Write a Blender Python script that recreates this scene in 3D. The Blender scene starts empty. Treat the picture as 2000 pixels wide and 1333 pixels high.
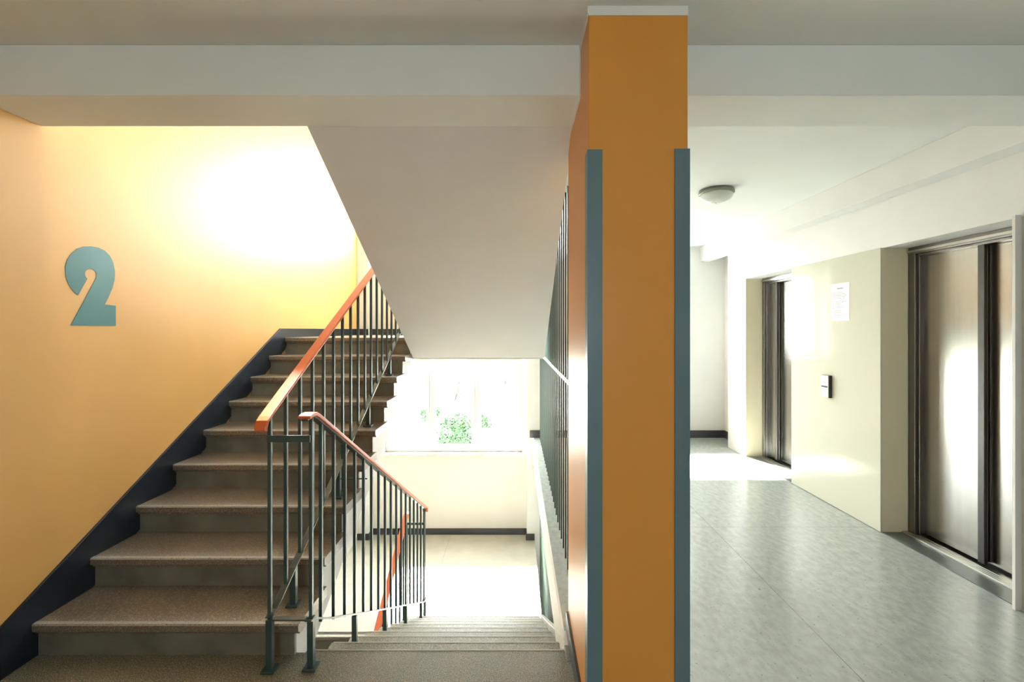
import bpy, bmesh, math, random
from mathutils import Vector, Matrix
S = bpy.context.scene
C = S.collection
random.seed(4)

# ---------------------------------------------------------------- camera, sky, exposure
cam_d = bpy.data.cameras.new('camera'); cam = bpy.data.objects.new('camera', cam_d); C.objects.link(cam)
cam.location = (0, 0, 1.56); cam.rotation_euler = (math.radians(90), 0, 0)
cam_d.sensor_width = 36; cam_d.lens = 16.0
cam_d.shift_x = -9/2000; cam_d.shift_y = -21.5/2000
cam_d.clip_start = 0.05
S.camera = cam
S.view_settings.view_transform = 'Standard'; S.view_settings.look = 'None'
S.view_settings.gamma = 1; S.view_settings.use_curve_mapping = False
S.view_settings.exposure = 0.0
w = bpy.data.worlds.new('sky'); S.world = w; w.use_nodes = True
bg = w.node_tree.nodes['Background']; bg.inputs[0].default_value = (.93, 0.98, 1.0, 1); bg.inputs[1].default_value = 44.0
sun_d = bpy.data.lights.new('sun', 'SUN'); sun = bpy.data.objects.new('sun', sun_d); C.objects.link(sun)
sun_d.energy = 900; sun_d.angle = math.radians(8.0); sun_d.color = (1.0, .97, .93)
sun.rotation_euler = Vector((.26, -.80, -.98)).to_track_quat('-Z', 'Y').to_euler()

def portal(x0, x1, y, z0, z1, face):          # helps the sky light find the window openings
    l = bpy.data.lights.new('window_portal', 'AREA'); l.shape = 'RECTANGLE'; l.size = x1-x0; l.size_y = z1-z0
    l.cycles.is_portal = True
    o = bpy.data.objects.new('window_portal', l); C.objects.link(o)
    o.location = ((x0+x1)/2, y, (z0+z1)/2)
    o.rotation_euler = (math.radians(-90 if face < 0 else 90), 0, 0)

# ---------------------------------------------------------------- materials
def mat(name, col, rough=.6, metal=0., spec=.5, noise=None, bump=0., speck=None, aniso=0., coat=0.):
    """noise=(scale, amount, stretch)  speck=[(scale, threshold, colour)]"""
    m = bpy.data.materials.new(name); m.use_nodes = True
    nt = m.node_tree; N = nt.nodes; L = nt.links; b = N['Principled BSDF']
    b.inputs['Roughness'].default_value = rough; b.inputs['Metallic'].default_value = metal
    b.inputs['Specular IOR Level'].default_value = spec
    b.inputs['Anisotropic'].default_value = aniso
    b.inputs['Coat Weight'].default_value = coat; b.inputs['Coat Roughness'].default_value = .36
    tc = N.new('ShaderNodeNewGeometry')
    cur = None
    if noise:
        sc, am, st = noise
        mp = N.new('ShaderNodeMapping'); mp.inputs['Scale'].default_value = st
        L.new(tc.outputs['Position'], mp.inputs[0])
        n = N.new('ShaderNodeTexNoise'); n.inputs['Scale'].default_value = sc; n.inputs['Detail'].default_value = 6
        L.new(mp.outputs[0], n.inputs[0])
        mx = N.new('ShaderNodeMix'); mx.data_type = 'RGBA'
        mx.inputs['A'].default_value = tuple(c*(1-am) for c in col)+(1,); mx.inputs['B'].default_value = tuple(min(1, c*(1+am)) for c in col)+(1,)
        rr = N.new('ShaderNodeMapRange'); rr.inputs[1].default_value = .3; rr.inputs[2].default_value = .7
        L.new(n.outputs[0], rr.inputs[0]); L.new(rr.outputs[0], mx.inputs['Factor'])
        cur = mx.outputs['Result']
    if speck:
        for sc, th, sc_col in speck:
            v = N.new('ShaderNodeTexNoise'); v.inputs['Scale'].default_value = sc; v.inputs['Detail'].default_value = 2
            L.new(tc.outputs['Position'], v.inputs[0])
            g = N.new('ShaderNodeMapRange'); g.inputs[1].default_value = th; g.inputs[2].default_value = th+.05
            L.new(v.outputs[0], g.inputs[0])
            mx = N.new('ShaderNodeMix'); mx.data_type = 'RGBA'
            L.new(g.outputs[0], mx.inputs['Factor'])
            if cur: L.new(cur, mx.inputs['A'])
            else: mx.inputs['A'].default_value = (*col, 1)
            mx.inputs['B'].default_value = (*sc_col, 1)
            cur = mx.outputs['Result']
    if cur: L.new(cur, b.inputs['Base Color'])
    else: b.inputs['Base Color'].default_value = (*col, 1)
    if bump:
        n = N.new('ShaderNodeTexNoise'); n.inputs['Scale'].default_value = 140; n.inputs['Detail'].default_value = 3
        L.new(tc.outputs['Position'], n.inputs[0])
        bp = N.new('ShaderNodeBump'); bp.inputs['Strength'].default_value = bump; bp.inputs['Distance'].default_value = .002
        L.new(n.outputs[0], bp.inputs['Height']); L.new(bp.outputs[0], b.inputs['Normal'])
    return m

M = {}
M['white'] = mat('white_paint', (.82, .82, .80), .55, noise=(2.5, .03, (1, 1, 1)), bump=.06)
M['ceil'] = mat('ceiling_paint', (.82, .84, .815), .7, noise=(1.2, .04, (1, 1, 1)), bump=.05)
M['cream'] = mat('cream_wall', (.80, .765, .715), .5, noise=(2, .03, (1, 1, 1)), bump=.05)
M['orange'] = mat('ochre_gloss_paint', (.72, .40, .12), .5, spec=.5, coat=.35, noise=(1.6, .06, (1, 1, .35)), bump=.08)
M['column'] = mat('column_ochre_paint', (.70, .298, .055), .36, spec=.3, noise=(1.6, .05, (1, 1, .35)), bump=.10)
M['slate'] = mat('slate_blue_paint', (.11, .18, .215), .35, noise=(3, .05, (1, 1, 1)))
M['teal'] = mat('teal_number_paint', (.07, .19, .20), .36, noise=(3, .05, (1, 1, 1)))
M['skirt'] = mat('navy_skirting_paint', (.011, .016, .024), .30, noise=(4, .25, (1, 1, 1)))
M['black'] = mat('black_skirting', (.022, .022, .025), .4)
M['stair'] = mat('brown_terrazzo', (.13, .098, .068), .33, spec=1.0, noise=(5, .22, (1, 1, 1)), bump=.1,
                 speck=[(130, .54, (.24, .19, .13)), (190, .62, (.40, .35, .28)), (170, .62, (.03, .026, .02))])
M['riser'] = mat('grey_riser_terrazzo', (.15, .14, .105), .5, noise=(5, .28, (1, 1, 1)), bump=.1)
M['lobby'] = mat('lobby_terrazzo', (.135, .125, .080), .5, noise=(3, .25, (1, 1, 1)), bump=.2,
                 speck=[(190, .53, (.30, .285, .21)), (220, .60, (.50, .42, .34)), (200, .60, (.03, .038, .028))])
M['edge'] = mat('painted_highlight_nosing', (.40, .39, .33), .35)  # pale colour paints the light caught by the nosings
M['edge2'] = mat('painted_glare_tread', (.33, .305, .26), .30, spec=.8, speck=[(150, .58, (.15, .12, .09))])  # window glare on the tread fronts, put into the colour
M['landing'] = mat('landing_terrazzo', (.38, .36, .305), .3, noise=(4, .12, (1, 1, 1)), speck=[(150, .64, (.3, .28, .2))])
M['rail'] = mat('dark_green_metal_paint', (.030, .058, .055), .35)
M['hand'] = mat('orange_plastic_handrail', (.66, .125, .035), .33)
M['steel'] = mat('brushed_steel', (.40, .385, .36), .24, metal=1, noise=(30, .06, (1, 1, .02)), aniso=.4)
M['dsteel'] = mat('dark_brushed_steel', (.20, .19, .18), .3, metal=1, noise=(30, .08, (1, 1, .02)))
M['sill'] = mat('aluminium_sill', (.55, .55, .53), .3, metal=1)
M['sillplate'] = mat('grey_rubber_plate', (.10, .115, .11), .3)
M['panel'] = mat('cream_gloss_panel', (.60, .60, .505), .075, spec=.4)
M['reveal'] = mat('beige_reveal_paint', (.66, .60, .43), .4)
M['greenglass'] = mat('screen_green', (.04, .065, .055), .35)
M['pvc'] = mat('white_window_plastic', (.76, .75, .74), .35)
M['paper'] = mat('paper', (.88, .88, .88), .6)
M['ink'] = mat('grey_ink', (.25, .25, .27), .6)
M['dome'] = mat('frosted_lamp_dome', (.62, .66, .62), .25)
M['lampbase'] = mat('grey_lamp_base', (.16, .17, .13), .5)
M['blackp'] = mat('black_plastic', (.02, .018, .016), .4)
M['bark'] = mat('bark', (.006, .005, .004), .9)
M['leaf'] = mat('leaf_green', (.0015, .020, .001), .8, noise=(2, .4, (1, 1, 1)))
M['leaf2'] = mat('leaf_yellow_green', (.004, .011, .0006), .8, noise=(2, .4, (1, 1, 1)))
M['ground'] = mat('pale_gravel', (.35, .36, .32), .9, noise=(1, .2, (1, 1, 1)))
M['facade'] = mat('pale_render', (.6, .6, .58), .9, noise=(1, .05, (1, 1, 1)))

# hall floor: pale terrazzo laid in large slabs, dark joints at x = 1.54 + k*1.6, y = 3.60 + k*1.85
m = mat('hall_terrazzo', (.385, .41, .39), .20, spec=.9, noise=(26, .13, (1, .6, 1)), bump=.05,
        speck=[(60, .66, (.24, .25, .21)), (120, .70, (.5, .5, .46)), (14, .76, (.12, .12, .10))])
def joints(m, xo, xs, yo, ys, wd):
    nt = m.node_tree; N = nt.nodes; L = nt.links; b = N['Principled BSDF']
    src = b.inputs['Base Color'].links[0].from_socket
    g = N.new('ShaderNodeNewGeometry'); sp = N.new('ShaderNodeSeparateXYZ'); L.new(g.outputs['Position'], sp.inputs[0])
    outs = []
    for ax, o_, s_ in ((0, xo, xs), (1, yo, ys)):
        a = N.new('ShaderNodeMath'); a.operation = 'SUBTRACT'; L.new(sp.outputs[ax], a.inputs[0]); a.inputs[1].default_value = o_
        p = N.new('ShaderNodeMath'); p.operation = 'PINGPONG'; L.new(a.outputs[0], p.inputs[0]); p.inputs[1].default_value = s_/2
        c = N.new('ShaderNodeMath'); c.operation = 'LESS_THAN'; L.new(p.outputs[0], c.inputs[0]); c.inputs[1].default_value = wd
        outs.append(c)
    mxm = N.new('ShaderNodeMath'); mxm.operation = 'MAXIMUM'; L.new(outs[0].outputs[0], mxm.inputs[0]); L.new(outs[1].outputs[0], mxm.inputs[1])
    mul = N.new('ShaderNodeMath'); mul.operation = 'MULTIPLY'; L.new(mxm.outputs[0], mul.inputs[0]); mul.inputs[1].default_value = .6
    mx = N.new('ShaderNodeMix'); mx.data_type = 'RGBA'; L.new(mul.outputs[0], mx.inputs['Factor']); L.new(src, mx.inputs['A'])
    mx.inputs['B'].default_value = (.08, .085, .07, 1); L.new(mx.outputs['Result'], b.inputs['Base Color'])
joints(m, 1.54, 1.6, 3.60, 1.85, .0022)
M['hall'] = m
joints(M['landing'], -.98, 1.3, 5.45, 1.3, .002)

g = bpy.data.materials.new('window_glass'); g.use_nodes = True
nt = g.node_tree; nt.nodes.clear()
out = nt.nodes.new('ShaderNodeOutputMaterial'); mix = nt.nodes.new('ShaderNodeMixShader'); tr = nt.nodes.new('ShaderNodeBsdfTransparent'); gl = nt.nodes.new('ShaderNodeBsdfGlossy')
gl.inputs['Roughness'].default_value = .02; tr.inputs[0].default_value = (.96, .98, .97, 1)
mix.inputs[0].default_value = .05; nt.links.new(tr.outputs[0], mix.inputs[1]); nt.links.new(gl.outputs[0], mix.inputs[2]); nt.links.new(mix.outputs[0], out.inputs[0])
M['glass'] = g

# ---------------------------------------------------------------- helpers
ORG = {}
def box(bm, x0, x1, y0, y1, z0, z1):
    v = [bm.verts.new(p) for p in ((x0,y0,z0),(x1,y0,z0),(x1,y1,z0),(x0,y1,z0),(x0,y0,z1),(x1,y0,z1),(x1,y1,z1),(x0,y1,z1))]
    for f in ((3,2,1,0),(4,5,6,7),(0,1,5,4),(1,2,6,5),(2,3,7,6),(3,0,4,7)): bm.faces.new([v[i] for i in f])
    return bm
def prism(bm, poly, x0, x1):                      # polygon of (y, z), extruded along x
    a = [bm.verts.new((x0, y, z)) for y, z in poly]; b = [bm.verts.new((x1, y, z)) for y, z in poly]
    n = len(poly); bm.faces.new(a); bm.faces.new(b[::-1])
    for i in range(n): bm.faces.new((a[i], b[i], b[(i+1) % n], a[(i+1) % n]))
    bmesh.ops.recalc_face_normals(bm, faces=bm.faces)
    return bm
def strip(bm, path, x0, x1, th):                  # flat bar following a (y, z) path; path is its top surface
    low = []
    for i, (y, z) in enumerate(path):
        p = path[max(0, i-1)]; q = path[min(len(path)-1, i+1)]
        d = Vector((q[0]-p[0], q[1]-p[1])).normalized(); n = Vector((-d.y, d.x))
        if n.y < 0: n = -n
        low.append((y-n.x*th, z-n.y*th))
    rings = [[bm.verts.new(p) for p in ((x0, y, z), (x1, y, z), (x1, a, b), (x0, a, b))] for (y, z), (a, b) in zip(path, low)]
    for r, s in zip(rings, rings[1:]):
        for k in range(4): bm.faces.new((r[k], r[(k+1) % 4], s[(k+1) % 4], s[k]))
    bm.faces.new(rings[0][::-1]); bm.faces.new(rings[-1])
    bmesh.ops.recalc_face_normals(bm, faces=bm.faces)
    return bm
def lathe(bm, prof, seg=40, c=(0, 0, 0)):
    rings = []
    for r, z in prof:
        rings.append([bm.verts.new((c[0]+r*math.cos(2*math.pi*k/seg), c[1]+r*math.sin(2*math.pi*k/seg), c[2]+z)) for k in range(seg)])
    for a, b in zip(rings, rings[1:]):
        for k in range(seg): bm.faces.new((a[k], a[(k+1) % seg], b[(k+1) % seg], b[k]))
    bm.faces.new(rings[0]); bm.faces.new(rings[-1])
    bmesh.ops.recalc_face_normals(bm, faces=bm.faces)
    return bm
def tube(bm, pts, r0, r1=None, seg=8):
    r1 = r0 if r1 is None else r1
    rings = []
    for i, p in enumerate(pts):
        p = Vector(p); a = Vector(pts[max(0, i-1)]); b = Vector(pts[min(len(pts)-1, i+1)])
        d = (b-a).normalized(); u = d.orthogonal().normalized(); v = d.cross(u); r = r0+(r1-r0)*i/(len(pts)-1)
        rings.append([bm.verts.new(p+u*r*math.cos(2*math.pi*k/seg)+v*r*math.sin(2*math.pi*k/seg)) for k in range(seg)])
    for a, b in zip(rings, rings[1:]):
        for k in range(seg): bm.faces.new((a[k], a[(k+1) % seg], b[(k+1) % seg], b[k]))
    bm.faces.new(rings[0]); bm.faces.new(rings[-1])
    bmesh.ops.recalc_face_normals(bm, faces=bm.faces)
    return bm
def B(*a): return box(bmesh.new(), *a)
def obj(name, bm, m, parent=None, bevel=0., smooth=False, label=None):
    """one mesh object; vertices are given in world coordinates, the origin goes to the base of the shape"""
    xs = [v.co.x for v in bm.verts]; ys = [v.co.y for v in bm.verts]; zs = [v.co.z for v in bm.verts]
    o3 = Vector(((min(xs)+max(xs))/2, (min(ys)+max(ys))/2, min(zs)))
    bmesh.ops.translate(bm, verts=bm.verts, vec=-o3)
    me = bpy.data.meshes.new(name); bm.to_mesh(me); bm.free(); me.materials.append(m)
    if smooth:
        for p in me.polygons: p.use_smooth = True
    o = bpy.data.objects.new(name, me); C.objects.link(o)
    ORG[o] = o3
    if parent: o.parent = parent; o.location = o3-ORG[parent]
    else: o.location = o3
    if bevel:
        b = o.modifiers.new('bevel', 'BEVEL'); b.width = bevel; b.segments = 2; b.limit_method = 'ANGLE'
    if label: o['label'] = label
    return o
def thing(name, label, cat, loc, group=None):
    o = bpy.data.objects.new(name, None); C.objects.link(o); o.location = loc; ORG[o] = Vector(loc); o.empty_display_size = .1
    o['label'] = label; o['category'] = cat
    if group: o['group'] = group
    return o
def tag(o, label, cat, group=None):
    o['label'] = label; o['category'] = cat
    if group: o['group'] = group
    return o
def struct(name, bm, m, parent=None, **k):
    o = obj(name, bm, m, parent, **k)
    if not parent: o['kind'] = 'structure'
    return o
def copy_thing(root, dz, label, name=None):
    r = root.copy(); C.objects.link(r); r.location = root.location+Vector((0, 0, dz)); r['label'] = label
    if name: r.name = name
    ORG[r] = ORG[root]+Vector((0, 0, dz))
    for ch in list(root.children):
        c = ch.copy(); C.objects.link(c); c.parent = r
        for g_ in list(ch.children):
            d = g_.copy(); C.objects.link(d); d.parent = c
    return r
def holed(bm, plane, a0, a1, z0, z1, t0, t1, holes):
    """wall slab with rectangular holes; plane 'y' = spans x, thickness in y; plane 'x' = spans y, thickness in x"""
    A = sorted({a0, a1, *[h[0] for h in holes], *[h[1] for h in holes]}); Z = sorted({z0, z1, *[h[2] for h in holes], *[h[3] for h in holes]})
    solid = lambda i, j: 0 <= i < len(A)-1 and 0 <= j < len(Z)-1 and not any(h[0] <= (A[i]+A[i+1])/2 <= h[1] and h[2] <= (Z[j]+Z[j+1])/2 <= h[3] for h in holes)
    P = (lambda a, t, z: (a, t, z)) if plane == 'y' else (lambda a, t, z: (t, a, z))
    def q(*p): bm.faces.new([bm.verts.new(P(*k)) for k in p])
    for i in range(len(A)-1):
        for j in range(len(Z)-1):
            if not solid(i, j): continue
            l, r, b, t = A[i], A[i+1], Z[j], Z[j+1]
            q((l,t0,b),(r,t0,b),(r,t0,t),(l,t0,t)); q((l,t1,b),(l,t1,t),(r,t1,t),(r,t1,b))
            if not solid(i-1, j): q((l,t0,b),(l,t0,t),(l,t1,t),(l,t1,b))
            if not solid(i+1, j): q((r,t0,b),(r,t1,b),(r,t1,t),(r,t0,t))
            if not solid(i, j-1): q((l,t0,b),(l,t1,b),(r,t1,b),(r,t0,b))
            if not solid(i, j+1): q((l,t0,t),(r,t0,t),(r,t1,t),(l,t1,t))
    bmesh.ops.remove_doubles(bm, verts=bm.verts, dist=1e-5)
    bmesh.ops.recalc_face_normals(bm, faces=bm.faces)
    return bm

# ---------------------------------------------------------------- dimensions
XL, XR = -2.31, 2.81            # ochre wall, lift wall
YB, YN = 6.60, 6.78             # back wall, niche under the stair windows
YF = -3.6                       # wall behind the camera
RI, TR = .165, .2947            # riser, tread
ZC = 2.764                      # ceiling
FL = 2.97                       # storey height
HX = .235                       # edge of the hall floor
RX = 3.00                       # lift front plane

# ---------------------------------------------------------------- the shell
struct('wall_left', B(XL-.3, XL, YF-.3, YB+.5, -.2, 4.7), M['orange'])
struct('wall_left_lower', B(XL-.3, XL, YF-.3, YB+.5, -3.3, -.2), M['white'])
niches = [(-2.15, .15, -1.515, 1.27), (-2.15, .15, 1.455, 4.24)]
sw = [(-1.98, .08, -.27, 1.16), (-1.98, .08, 2.70, 4.12)]          # stair windows
hw = [(1.05, 2.42, 1.15, 2.45), (1.05, 2.42, -1.82, -.52)]         # hall windows
bm = bmesh.new(); holed(bm, 'y', XL, XR+.5, -3.3, 4.7, YB, YN, niches+hw)
struct('wall_back', bm, M['white'])
bm = bmesh.new(); holed(bm, 'y', XL-.3, XR+.5, -3.3, 4.7, YN, YN+.22, sw+hw)
struct('wall_back_outer', bm, M['cream'])
bm = bmesh.new(); holed(bm, 'x', YF, 6.05, -.2, ZC+.2, XR, XR+.5, [(2.546, 3.51, 0, 2.19), (4.626, 5.59, 0, 2.19)])
struct('wall_right', bm, M['white'])
struct('wall_right_recess', B(3.02, 3.31, 6.05, YB, -.2, ZC+.2), M['white'])
struct('wall_right_lower', B(XR, XR+.5, YF, YB, -3.3, -.2), M['white'])
fw = [(-.5, .5, 1.25, 2.15)]
bm = bmesh.new(); holed(bm, 'y', XL-.3, XR+.5, -3.3, ZC+.2, YF-.3, YF, fw)
struct('wall_front', bm, M['white'])
bm = box(bmesh.new(), XL, .30, YF, 2.139, -.2, 0); box(bm, XL, -1.066, 2.139, 2.20, -.2, 0); box(bm, -1.066, -1.021, 2.139, 2.20, -.2, 0)
struct('floor', bm, M['lobby'])
bm = box(bmesh.new(), .30, XR+.5, YF, 2.36, -.2, 0); box(bm, HX+.012, XR+.5, 2.36, YB, -.2, 0)
struct('floor_hall', bm, M['hall'])
struct('trim_slab_edge', box(B(HX, HX+.012, 2.25, YB, -.30, 0.0), HX+.012, .30, 2.25, 2.36, -.30, -.0005), M['cream'])
bm = box(bmesh.new(), XL, XR, YF, 4.4, -3.17, -2.97); box(bm, XL, XR, 4.4, YB, -3.17, -2.97)
struct('floor_lower', bm, M['landing'])
# landings (slab in paint, terrazzo on top)
def landing(z, nm):
    yy = 4.51
    struct(nm, B(XL, HX+.03, yy+.04, YB, z-.03, z), M['landing'])
    struct('trim_landing_slab', B(XL, HX+.03, yy+.06, YB, z-.215, z-.03), M['white'])
landing(1.485, 'floor_upper_landing'); landing(-1.485, 'floor_lower_landing')
struct('floor_niche_upper', B(-2.15, .15, YB, YN, 1.4555, 1.485), M['landing'])
struct('floor_niche_lower', B(-2.15, .15, YB, YN, -1.5145, -1.485), M['landing'])
bm = box(bmesh.new(), XL, XR+.5, YF, 2.165, ZC, FL); box(bm, .285, XR+.5, 2.165, YB, ZC, FL)
struct('ceiling', bm, M['ceil'])
struct('ceiling_stairwell', box(B(XL, .4, 4.55, YB, 4.24, 4.455), XL, .4, 2.2, 4.55, 4.50, 4.7), M['white'])
struct('wall_stairwell_upper', box(B(XL, .4, 1.9, 2.1, FL, 4.7), .29, .4, 2.1, YB, FL, 4.7), M['white'])
struct('trim_beam_cross', B(XL, XR, 1.918, 2.213, 2.55, ZC), M['ceil'], bevel=.004)
struct('trim_beam_lift_wall', B(2.66, XR, 2.213, YB, 2.55, ZC), M['white'], bevel=.004)
struct('trim_beam_screen', B(.285, .62, 2.36, YB, 2.50, ZC), M['white'])

# ---------------------------------------------------------------- baseboards
def N_up(y): return .165+RI/TR*(y-2.153)
kt = .137
y_k = 4.43
poly = [(1.70, 0), (1.70, .10), (1.78, .10)] 
poly = [(YF, 0), (YF, .09), (2.153-(.165+kt-.09)*TR/RI, .09), (y_k, N_up(y_k)+kt), (YB, 1.575), (YB, 1.485), (4.56, 1.485)]
sk = []
for i in range(9, 0, -1):
    yn = 2.153+TR*(i-1)
    sk += [(yn+.03, RI*i), (yn+.03, RI*(i-1))]
poly = [(YF, 0), (YF, .09), (2.153-(.165+kt-.09)*TR/RI, .09), (y_k, 1.575), (YB, 1.575), (YB, 1.48)] + [(4.60, 1.48)] + [(2.153+.1+8*TR-.1, N_up(4.51)-.12), (2.183, -.0)]
bm = prism(bmesh.new(), poly, XL, XL+.016)
struct('baseboard_left', bm, M['skirt'], bevel=.002)
bm = bmesh.new()
box(bm, -2.15, .15, YN-.016, YN, 1.485, 1.575); box(bm, XL+.016, -2.15, YB-.016, YB, 1.485, 1.575); box(bm, .15, .26, YB-.016, YB, 1.485, 1.575)
struct('baseboard_back', bm, M['black'])
bm = bmesh.new()
box(bm, -2.15, .15, YN-.016, YN, -1.485, -1.395); box(bm, XL, -2.15, YB-.016, YB, -1.485, -1.395); box(bm, .15, .26, YB-.016, YB, -1.485, -1.395)
box(bm, -2.15, -2.134, YB-.016, YN-.016, -1.485, -1.395); box(bm, .134, .15, YB-.016, YN-.016, -1.485, -1.395)
struct('baseboard_lower_landing', bm, M['black'])
bm = bmesh.new()
box(bm, .19, 3.02, YB-.016, YB, 0, .105); box(bm, 3.004, 3.02, 6.05, YB-.016, 0, .105)
struct('baseboard_hall_back', bm, M['black'])

# ---------------------------------------------------------------- windows
def window(nm, x0, x1, z0, z1, panes, y, sill=True, handles=()):
    fr = bmesh.new(); t = .05
    box(fr, x0, x1, y, y+.07, z0, z0+t); box(fr, x0, x1, y, y+.07, z1-t, z1)
    xs = [x0+(x1-x0)*k/panes for k in range(panes+1)]
    for k, x in enumerate(xs):
        a = x if k == 0 else x-t if k == panes else x-t/2
        box(fr, a, a+t, y, y+.07, z0+t, z1-t)
    root = struct(nm, fr, M['pvc'], bevel=.004)
    for k in range(panes):
        a = xs[k]+(t if k == 0 else t/2); b = xs[k+1]-(t if k == panes-1 else t/2)
        s = bmesh.new(); u = .045
        box(s, a, b, y-.012, y+.05, z0+t, z0+t+u); box(s, a, b, y-.012, y+.05, z1-t-u, z1-t)
        box(s, a, a+u, y-.012, y+.05, z0+t+u, z1-t-u); box(s, b-u, b, y-.012, y+.05, z0+t+u, z1-t-u)
        so = obj('sash', s, M['pvc'], root, bevel=.004)
        obj('pane', B(a+u, b-u, y+.02, y+.026, z0+t+u, z1-t-u), M['glass'], so)
        if k in handles:
            hx = b-u/2 if k == 0 else a+u/2
            h = bmesh.new(); box(h, hx-.015, hx+.015, y-.02, y-.012, (z0+z1)/2-.03, (z0+z1)/2+.04); box(h, hx-.009, hx+.009, y-.05, y-.02, (z0+z1)/2, (z0+z1)/2+.02)
            box(h, hx-.009, hx+.009, y-.055, y-.038, (z0+z1)/2-.12, (z0+z1)/2+.02)
            obj('window_handle', h, M['pvc'], so, bevel=.003)
    return root
for i, (a, b, c, d) in enumerate(sw):
    r = window('window_%d' % (i+1), a, b, c, d, 3, YN+.10, handles=(0, 2))
    obj('window_sill', B(a-.06, b+.05, YN-.06, YN+.10, c-.035, c), M['pvc'], r, bevel=.006)
    portal(a, b, YN+.19, c, d, -1)
for i, (a, b, c, d) in enumerate(hw):
    r = window('window_%d' % (i+3), a, b, c, d, 2, YN+.10)
    obj('window_sill', B(a-.04, b+.04, YB-.05, YN+.10, c-.035, c), M['pvc'], r, bevel=.006)
    portal(a, b, YN+.19, c, d, -1)
for i, (a, b, c, d) in enumerate(fw):
    r = window('window_%d' % (i+5), a, b, c, d, 2, YF-.22)
    portal(a, b, YF-.28, c, d, 1)

# ---------------------------------------------------------------- stair flights
def flight(name, label, x0, x1, ys, dy, z0, over, thick, zend, cheek=None, cat='stairs', tail=.08):
    """nine risers from z0; ys = y of the first nosing, dy = +1 climbs away from the camera, -1 towards it"""
    root = thing(name, label, cat, ((x0+x1)/2, ys, z0))
    nz = lambda i: z0+RI*i
    yn = lambda i: ys+dy*TR*(i-1)
    bx0, bx1 = x0+over[0], x1-over[1]
    for i in range(1, 10):
        y = yn(i); z = nz(i); L_ = TR+.03 if i < 9 else tail
        bm = bmesh.new()
        def yb(a, b, xa, xb, za, zb):
            p, q = y+dy*a, y+dy*b; box(bm, xa, xb, min(p, q), max(p, q), za, zb)
        # tread with rounded nosing and a small bead under it
        prof = [(.0, -.006), (.0, -.034), (.006, -.040), (.012, -.040), (.016, -.052), (.028, -.056), (L_, -.056), (L_, 0), (.006, 0)]
        prism(bm, [(y+dy*a, z+b) for a, b in prof], x0, x1)
        tr = obj('tread', bm, M['stair'] if dy > 0 else M['lobby'], root)
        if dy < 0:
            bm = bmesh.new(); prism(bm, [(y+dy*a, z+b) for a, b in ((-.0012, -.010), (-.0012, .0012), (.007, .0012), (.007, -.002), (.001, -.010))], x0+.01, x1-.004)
            obj('nosing_highlight', bm, M['edge'], tr, label='pale painted highlight on the front edge')  # thin strip that paints a highlight line on the nosing
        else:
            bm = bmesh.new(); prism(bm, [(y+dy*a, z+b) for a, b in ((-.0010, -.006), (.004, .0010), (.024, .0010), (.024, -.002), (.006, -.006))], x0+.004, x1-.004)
            obj('nosing_highlight', bm, M['edge2'], tr, label='pale painted highlight on the front edge')  # wider strip painting the glare along the tread front
        bm = bmesh.new(); yb(.03, .048, bx0, bx1, z-RI, z-.056)
        obj('riser', bm, M['riser'] if dy > 0 else M['lobby'], root)
    # painted body: saw-tooth on top, straight soffit below
    top = []
    for i in range(1, 10):
        top += [(yn(i)+dy*.048, nz(i-1) if i > 1 else z0-.001), (yn(i)+dy*.048, nz(i)-.056)]
    last = yn(9)+dy*.075
    if tail < .08: top = top[:-2]; top.append((yn(9)+dy*.004, nz(8)-.001)); last = yn(9)+dy*.004
    if tail >= .08: top.append((last, nz(9)-.056))
    k = RI/TR
    low = lambda y: z0+RI+k*(y-ys)*dy-thick
    pts = [(last, zend[1]), (zend[0], zend[1])] if zend else [(last, low(last))]
    yb_ = ys+dy*.048
    bot = [(ys+dy*((z0-.20)-(z0+RI-thick))/k, z0-.20), (yb_-dy*0.0, z0-.20)] if (z0-.20) > low(yb_) else [(yb_, low(yb_))]
    poly = top+pts+bot
    bm = prism(bmesh.new(), poly, bx0+.001, bx1-.001)
    obj('stringer', bm, M['white'], root, label='white painted side and underside of the flight')
    if cheek:
        bm = bmesh.new()
        e = yn(1)+dy*.05
        prism(bm, [(e, z0-.0), (e, nz(1)+.045), (yn(9)-dy*.09, nz(9)-.001), (yn(9)+dy*.079, nz(9)), (last, low(last)+.1), (e+dy*.35, z0-.0)], cheek[0], cheek[1])
        obj('cheek', bm, M['riser'], root, bevel=.004)
    return root
up = flight('stair_flight', 'brown terrazzo stair flight climbing beside the ochre wall', XL+.002, -1.033, 2.153, 1, 0, (0, .032), .385, None)
low = copy_thing(up, -FL, 'terrazzo stair flight seen through the railing below the lower landing, going further down')
YD = 2.219+TR*8
dn = flight('stair_flight', 'pale speckled terrazzo stair flight descending beside the ochre column', -1.02, HX, YD, -1, -1.485, (.03, 0), .385, None, cheek=(HX, .268))
uu = flight('stair_flight', 'flight overhead whose smooth white sloping soffit hangs beside the column', -1.02, .275, YD, -1, 1.485, (.0, 0), .42, None, tail=.052)

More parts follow.
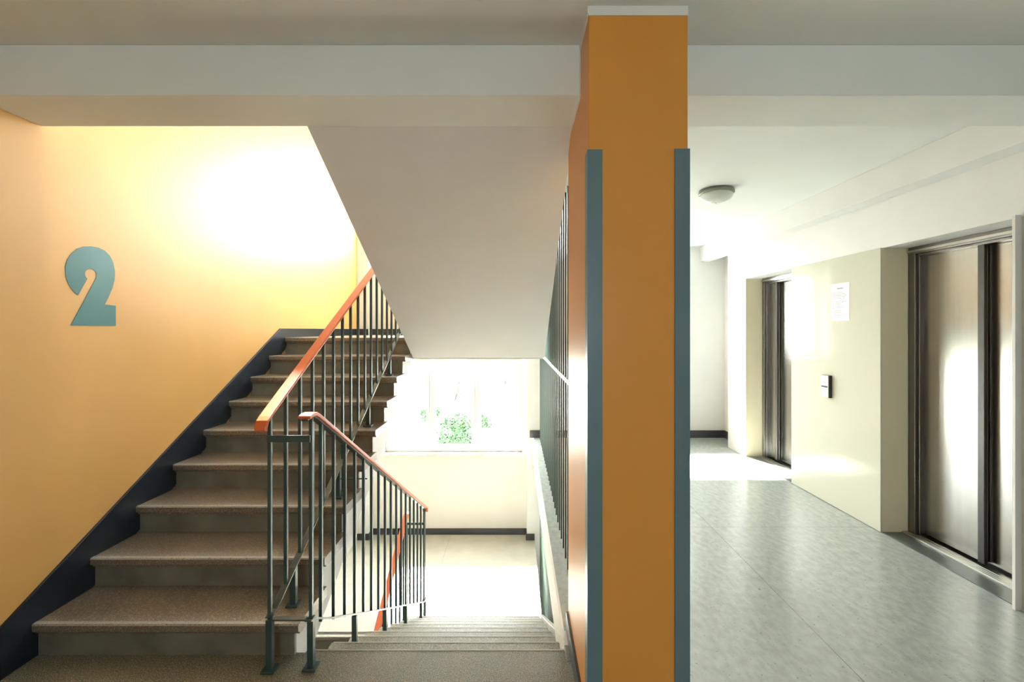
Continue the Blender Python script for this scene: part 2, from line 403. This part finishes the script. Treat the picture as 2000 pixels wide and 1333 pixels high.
# ---------------------------------------------------------------- railings
def rail_set(name, label, xc, y_first, n, step, lo, hi, hpath, bpath, feet, plates=(), bars=None):
    root = thing(name, label, 'railing', (xc, y_first, lo(y_first)))
    obj('handrail', strip(bmesh.new(), hpath, xc-.0275, xc+.0275, .016), M['hand'], root, bevel=.006)
    und = [(y, z-.017) for y, z in hpath if True][1:-1]
    obj('top_rail', strip(bmesh.new(), und, xc-.015, xc+.015, .007), M['rail'], root)
    obj('bottom_rail', strip(bmesh.new(), bpath, xc-.016, xc+.016, .008), M['rail'], root)
    for k in range(n):
        y = bars[k] if bars else y_first+step*k
        obj('baluster', B(xc-.008, xc+.008, y-.008, y+.008, lo(y)-.004, hi(y)-.022), M['rail'], root, bevel=.0015)
    for y, zf in feet:
        f = obj('post_foot', B(xc-.014, xc+.014, y-.014, y+.014, zf, lo(y)-.006), M['rail'], root, bevel=.002)
        obj('foot_plate', B(xc-.03, xc+.03, y-.03, y+.03, zf, zf+.012), M['rail'], f, bevel=.002)
    for p in plates: obj('cross_bar', B(*p), M['rail'], root, bevel=.002)
    return root
XU, XD = -1.13, -.948
kk = RI/TR
blo = lambda y: N_up(y)+.115
bhi = lambda y: N_up(y)+1.075
hp = [(2.002, 1.112), (2.006, 1.135), (2.018, 1.158), (2.040, 1.174), (2.08, bhi(2.08)-.002)] + [(y, bhi(y)) for y in (2.2, 3.0, 4.55)] + [(4.64, bhi(4.6)), (4.72, bhi(4.6)+.004)]
bp = [(2.075, blo(2.10)), (2.12, blo(2.12)), (3.0, blo(3.0)), (4.72, blo(4.72))]
rail_up = rail_set('stair_railing', 'dark green railing with wide orange handrail on the flight climbing beside the ochre wall', XU, 2.085, 19, .1447, blo, bhi, hp, bp,
    [(2.085, 0.0), (2.308, .165), (2.887, .495), (3.466, .825), (4.045, 1.155), (4.69, 1.485)],
    plates=[(XU-.008, XD+.008, 2.070, 2.077, 1.048, 1.080), (XU+.016, XD-.016, 2.071, 2.099, .232, .240), (XU+.008, XD, 2.884, 2.892, .612, .620)])
Nd = lambda y: -kk*(y-2.219)
dlo = lambda y: Nd(y)+.148 if y > 2.20 else .247
dhi = lambda y: Nd(y)+1.12 if y > 2.12 else 1.18
hp = [(2.028, 1.168), (2.034, 1.176), (2.06, 1.182), (2.10, 1.182), (2.135, dhi(2.135)), (3.0, dhi(3.0)), (4.66, dhi(4.66)), (4.71, dhi(4.69)), (4.735, dhi(4.74)-.03)]
bp = [(2.07, .240), (2.12, .222), (2.22, .158), (2.30, .108), (3.0, dlo(3.0)), (4.60, dlo(4.60)), (4.74, dlo(4.66))]
bars = [2.10]+[2.205+.1533*k for k in range(17)]
dlo2 = lambda y: .243 if y < 2.12 else Nd(y)+.146
rail_dn = rail_set('stair_railing', 'dark green railing with thin orange handrail on the flight going down to the window landing', XD, 2.10, 18, 0, dlo2, dhi, hp, bp,
    [(2.10, 0.0), (2.665, -.33), (3.278, -.66), (3.891, -.99), (4.505, -1.32), (4.70, -1.485)],
    plates=[(XU-.008, XD+.008, 4.675, 4.683, -.445, -.42)], bars=bars)
obj('baluster', B(XD-.008, XD+.008, 4.692, 4.708, dlo(4.66), dhi(4.70)-.024), M['rail'], rail_dn, bevel=.0015)
Nl = lambda y: N_up(y)-FL
hp = [(4.72, Nl(4.68)+1.07), (4.66, Nl(4.66)+1.075), (3.0, Nl(3.0)+1.075), (2.1, Nl(2.1)+1.075)]
bp = [(4.72, Nl(4.66)+.115), (4.62, Nl(4.62)+.115), (2.1, Nl(2.1)+.115)]
rail_lo = rail_set('stair_railing', 'lower green railing with bright orange handrail seen through the balusters below', XU, 2.085, 19, .1447, lambda y: Nl(y)+.115, lambda y: Nl(y)+1.075, hp, bp,
    [(2.085, -2.97), (2.308, -2.805), (2.887, -2.475), (3.466, -2.145), (4.045, -1.815), (4.69, -1.485)])

# ---------------------------------------------------------------- screen between stairs and hall
def screen(name, label, z0, z1, y0, n, zr):
    root = thing(name, label, 'screen', (.335, y0, z0))
    for k in range(n):
        y = y0+.1455*k
        obj('screen_bar', B(.3295, .3405, y-.006, y+.006, z0, z1), M['greenglass'], root)
    if zr: obj('cross_rail', B(.322, .330, y0-.03, YB-.02, zr-.014, zr+.014), M['pvc'], root, label='white horizontal rail across the bars')
    return root
screen('bar_screen', 'tall dark green vertical bar screen between the stairwell and the lift hall', 0, 2.50, 2.53, 28, 1.23)
screen('bar_screen', 'lower storey bar screen glimpsed below the edge of the hall floor', -2.97, -.20, 2.53, 28, None)

# ---------------------------------------------------------------- column with corner guards
cr = thing('column', 'square ochre painted column between the stairs and the lift hall', 'column', (.452, 2.02, 0))
CX0, CX1, CY0, CY1 = .268, .636, 1.69, 2.36
obj('shaft', B(CX0, CX1, CY0, CY1, 0, 2.729), M['column'], cr, bevel=.003)
bm = B(CX0-.001, CX1+.001, CY0-.001, 1.92, 2.729, ZC)
obj('white_top_band', bm, M['white'], cr, label='white painted band at the ceiling')
bm = bmesh.new(); box(bm, CX0-.004, CX0, CY0, 1.918, 2.735, ZC); box(bm, CX0-.004, CX0, 1.904, 1.918, 2.55, 2.735); box(bm, CX0-.004, CX0, 1.904, 2.235, 2.532, 2.55)
obj('white_margin', bm, M['white'], cr, label='thin white margin painted along the beam')
bm = box(bmesh.new(), CX0-.012, CX0, 1.80, CY1, 0, .10)
obj('skirting', bm, M['skirt'], cr)
def guard(x_in, x_out, label):
    s = 1 if x_out > x_in else -1
    bm = bmesh.new()
    poly = [(x_in, CY0-.006), (x_out+s*.006, CY0-.006), (x_out+s*.006, CY0+.052), (x_out, CY0+.052), (x_out, CY0), (x_in, CY0)]
    a = [bm.verts.new((x, y, .0)) for x, y in poly]; b = [bm.verts.new((x, y, 2.229 if s < 0 else 2.232)) for x, y in poly]
    bm.faces.new(a); bm.faces.new(b[::-1])
    for i in range(6): bm.faces.new((a[i], b[i], b[(i+1) % 6], a[(i+1) % 6]))
    bmesh.ops.recalc_face_normals(bm, faces=bm.faces)
    tag(obj('corner_guard', bm, M['slate']), label, 'corner guard', 'column corner guards')
guard(CX0+.050, CX0, 'slate blue corner guard on the stair side edge of the ochre column')
guard(CX1-.050, CX1, 'slate blue corner guard on the lift side edge of the ochre column')

# ---------------------------------------------------------------- painted number on the ochre wall
num = [(2.3557, 1.5832), (2.6213, 1.5836), (2.6213, 1.7001), (2.552, 1.7035), (2.576, 1.7483), (2.6005, 1.8013), (2.6129, 1.8466), (2.6163, 1.88), (2.6146, 1.9056), (2.6046, 1.9482), (2.5841, 1.9815), (2.552, 2.005), (2.5129, 2.0158), (2.4676, 2.0145), (2.4239, 2.0044), (2.3886, 1.9865), (2.3577, 1.9545), (2.3376, 1.9215), (2.3276, 1.8807), (2.3303, 1.8352), (2.3409, 1.8036), (2.3611, 1.7725), (2.3817, 1.7509), (2.397, 1.7433), (2.4477, 1.8353), (2.4368, 1.8478), (2.4339, 1.8646), (2.4397, 1.879), (2.4529, 1.8876), (2.4676, 1.891), (2.4863, 1.8872), (2.4976, 1.8761), (2.4999, 1.8553), (2.4938, 1.837)]
bm = prism(bmesh.new(), num, XL+.0002, XL+.0020)
tag(obj('floor_number', bm, M['teal']), 'large teal numeral 2 painted on the ochre wall', 'number')

# ---------------------------------------------------------------- lifts
def lift(y0, y1, seam, ydoor, label):
    root = thing('elevator', label, 'elevator', (RX+.05, (y0+y1)/2, 0), 'lifts in the hall')
    zt = 2.135; xf = RX+.01
    f = bmesh.new()
    box(f, xf, xf+.06, ydoor[1], y1-.012, 0.012, 2.19); box(f, xf, xf+.06, y0, ydoor[0], .012, 2.19); box(f, xf, xf+.06, ydoor[0], ydoor[1], zt, 2.19)
    # stepped inner edge
    box(f, xf+.02, xf+.08, ydoor[1]-.018, ydoor[1], .012, zt); box(f, xf+.02, xf+.08, ydoor[0], ydoor[1]-.018, zt-.018, zt)
    obj('door_frame', f, M['dsteel'], root, bevel=.003)
    fl = bmesh.new(); box(fl, xf-.010, xf, y0, y1-.012, 2.150, 2.165)
    obj('frame_bead', fl, M['sill'], root)
    obj('door_panel', B(xf+.055, xf+.085, seam+.0, ydoor[1]-.012, .03, zt-.012), M['steel'], root, bevel=.003)
    obj('door_panel', B(xf+.090, xf+.12, ydoor[0]-.01, seam+.03, .03, zt-.012), M['steel'], root, bevel=.003)
    obj('meeting_edge', B(xf+.035, xf+.058, seam-.022, seam+.022, .03, zt-.012), M['blackp'], root, bevel=.003)
    s = bmesh.new(); box(s, xf-.05, xf+.13, y0, y1-.012, 0, .012)
    for k in range(4): box(s, xf-.045+.022*k, xf-.036+.022*k, y0, y1-.012, .012, .0165)
    obj('door_sill', s, M['sill'], root)
    obj('floor_plate', B(XR, xf-.05, y0, y1-.012, 0.0, .006), M['sillplate'], root)
    obj('shaft_wall', B(xf+.13, xf+.2, y0, y1, 0, 2.19), M['blackp'], root)
lift(2.546, 3.51, 2.985, (2.56, 3.44), 'steel lift doors at the right edge, nearer of the two lifts')
lift(4.626, 5.59, 5.345, (4.64, 5.53), 'steel lift doors deeper in the hall, past the cream panel')
def panel(label, *bs):
    bm = bmesh.new()
    for b in bs: box(bm, *b)
    return tag(obj('wall_panel', bm, M['panel'], bevel=.002), label, 'wall panel')
panel('glossy cream wall panel between the two lifts', (XR-.012, XR, 3.50, 4.636, .004, 2.192))
for (a, lab) in ((3.50, 'cream reveal lining inside the nearer lift recess'), (5.58, 'cream reveal lining inside the farther lift recess')):
    tag(obj('reveal_lining', B(XR-(.0 if a < 4 else .0), RX+.01, a, a+.010, .006, 2.19), M['reveal']), lab, 'lining', 'lift reveal linings')
panel('cream wall panel at the right edge beside the nearer lift', (XR-.002, XR, .5, 2.54, .004, 2.192))
tag(obj('edge_trim', B(2.772, XR-.002, 2.53, 2.546, 0, 2.20), M['pvc']), 'white vertical trim on the near edge of the nearer lift recess', 'trim')

r = thing('call_panel', 'small lift call button plate on the cream panel between the lifts', 'button', (XR-.012, 4.08, .953))
obj('back_box', B(XR-.040, XR-.012, 4.035, 4.135, .955, 1.155), M['blackp'], r, bevel=.003)
obj('face_plate', B(XR-.046, XR-.040, 4.038, 4.135, .958, 1.152), M['pvc'], r, bevel=.002)
obj('button', B(XR-.052, XR-.046, 4.05, 4.12, 1.047, 1.060), M['blackp'], r)

r = thing('notice', 'white printed paper notice taped on the cream panel above the call button', 'notice', (XR-.013, 3.93, 1.63))
obj('sheet', B(XR-.0135, XR-.0125, 3.825, 4.045, 1.640, 1.965), M['paper'], r)
bm = bmesh.new()
box(bm, XR-.0142, XR-.0136, 3.90, 3.97, 1.915, 1.925)
zz = 1.885; k = 0
while zz > 1.68:
    ln = random.uniform(.10, .18); a = 4.03
    y = a
    while y > a-ln:
        wd = random.uniform(.008, .022); box(bm, XR-.0142, XR-.0136, y-wd, y, zz, zz+.0035); y -= wd+.004
    zz -= .0135; k += 1
    if k in (5, 10): zz -= .012
obj('printed_text', bm, M['ink'], r)

# ceiling lamp
r = thing('ceiling_lamp', 'round frosted ceiling lamp, switched off, in the lift hall', 'lamp', (1.72, 3.92, ZC))
obj('lamp_base', lathe(bmesh.new(), [(.135, 0), (.142, -.008), (.145, -.03), (.137, -.036)], c=(1.72, 3.92, ZC)), M['lampbase'], r, smooth=True)
obj('lamp_shade', lathe(bmesh.new(), [(.136, -.036)]+[(.136*math.cos(a), -.036-.078*math.sin(a)) for a in [math.radians(x) for x in range(8, 90, 9)]]+[(.004, -.114)], c=(1.72, 3.92, ZC)), M['dome'], r, smooth=True)

# ---------------------------------------------------------------- outside
struct('ground', B(-60, 60, 7.3, 90, -3.5, -3.3), M['ground'])
def foliage(bm, c, rad, n, sz):
    for _ in range(n):
        u = random.uniform(-1, 1); a = random.uniform(0, 6.283); r_ = random.random()**.4
        s = math.sqrt(1-u*u); p = Vector((c[0]+rad[0]*r_*s*math.cos(a), c[1]+rad[1]*r_*s*math.sin(a), c[2]+rad[2]*r_*u))
        d1 = Vector((random.gauss(0, 1), random.gauss(0, 1), random.gauss(0, 1))).normalized(); d2 = d1.orthogonal().normalized(); L_ = sz*random.uniform(.6, 1.3)
        v = [bm.verts.new(p+q) for q in (-d1*L_, d2*L_*.45, d1*L_, -d2*L_*.45)]; bm.faces.new(v)
def shrub(x, y, z, r, n, label, m='leaf'):
    t = thing('shrub', label, 'shrub', (x, y, -3.3), 'shrubs outside the window')
    tb = bmesh.new()
    for k in range(5):
        a = k*1.26; tube(tb, [(x, y, -3.3), (x+.2*math.cos(a), y+.2*math.sin(a), -2.9), (x+.5*r*math.cos(a), y+.5*r*math.sin(a), z)], .03, .01)
    obj('stems', tb, M['bark'], t)
    fb = bmesh.new()
    for k in range(7): foliage(fb, (x+random.uniform(-.6, .6)*r, y+random.uniform(-.6, .6)*r, z+random.uniform(-.3, .4)*r), (r*.6, r*.6, r*.5), n//7, .06)
    obj('leaves', fb, M[m], t)
shrub(-1.85, 14.0, -1.62, .68, 7500, 'leafy green shrub low outside the middle window pane')
shrub(-2.95, 15.6, -1.35, .36, 2600, 'narrow green shrub beside the left window mullion')
shrub(-1.25, 16.5, -1.75, .42, 1800, 'green shrub standing further back outside the middle window pane')
def tree(x, y, h, lean, n, label, m='leaf2'):
    t = thing('tree', label, 'tree', (x, y, -3.3), 'trees outside the window')
    tb = bmesh.new(); top = (x+lean, y, -3.3+h)
    tube(tb, [(x, y, -3.3), (x+lean*.2, y, -3.3+h*.4), (x+lean*.6, y, -3.3+h*.75), top], .07, .03)
    obj('trunk', tb, M['bark'], t)
    fb = bmesh.new(); bb = bmesh.new()
    for k in range(10):
        a = random.uniform(0, 6.28); rr = random.uniform(.3, .95); e = (top[0]+rr*math.cos(a), top[1]+rr*math.sin(a), top[2]+random.uniform(-.25, .30))
        tube(bb, [(x+lean*.6, y, -3.3+h*.75), ((top[0]+e[0])/2, (top[1]+e[1])/2, top[2]-.1), e], .025, .008, 6)
        foliage(fb, e, (.30, .30, .10), n, .055)
    obj('branches', bb, M['bark'], t); obj('leaves', fb, M[m], t)
tree(-2.7, 17.2, 2.75, .55, 90, 'small tree with sparse yellow green leaves outside the middle pane')
tree(-.6, 21.0, 3.0, .2, 40, 'sparse pale tree outside the right window pane')
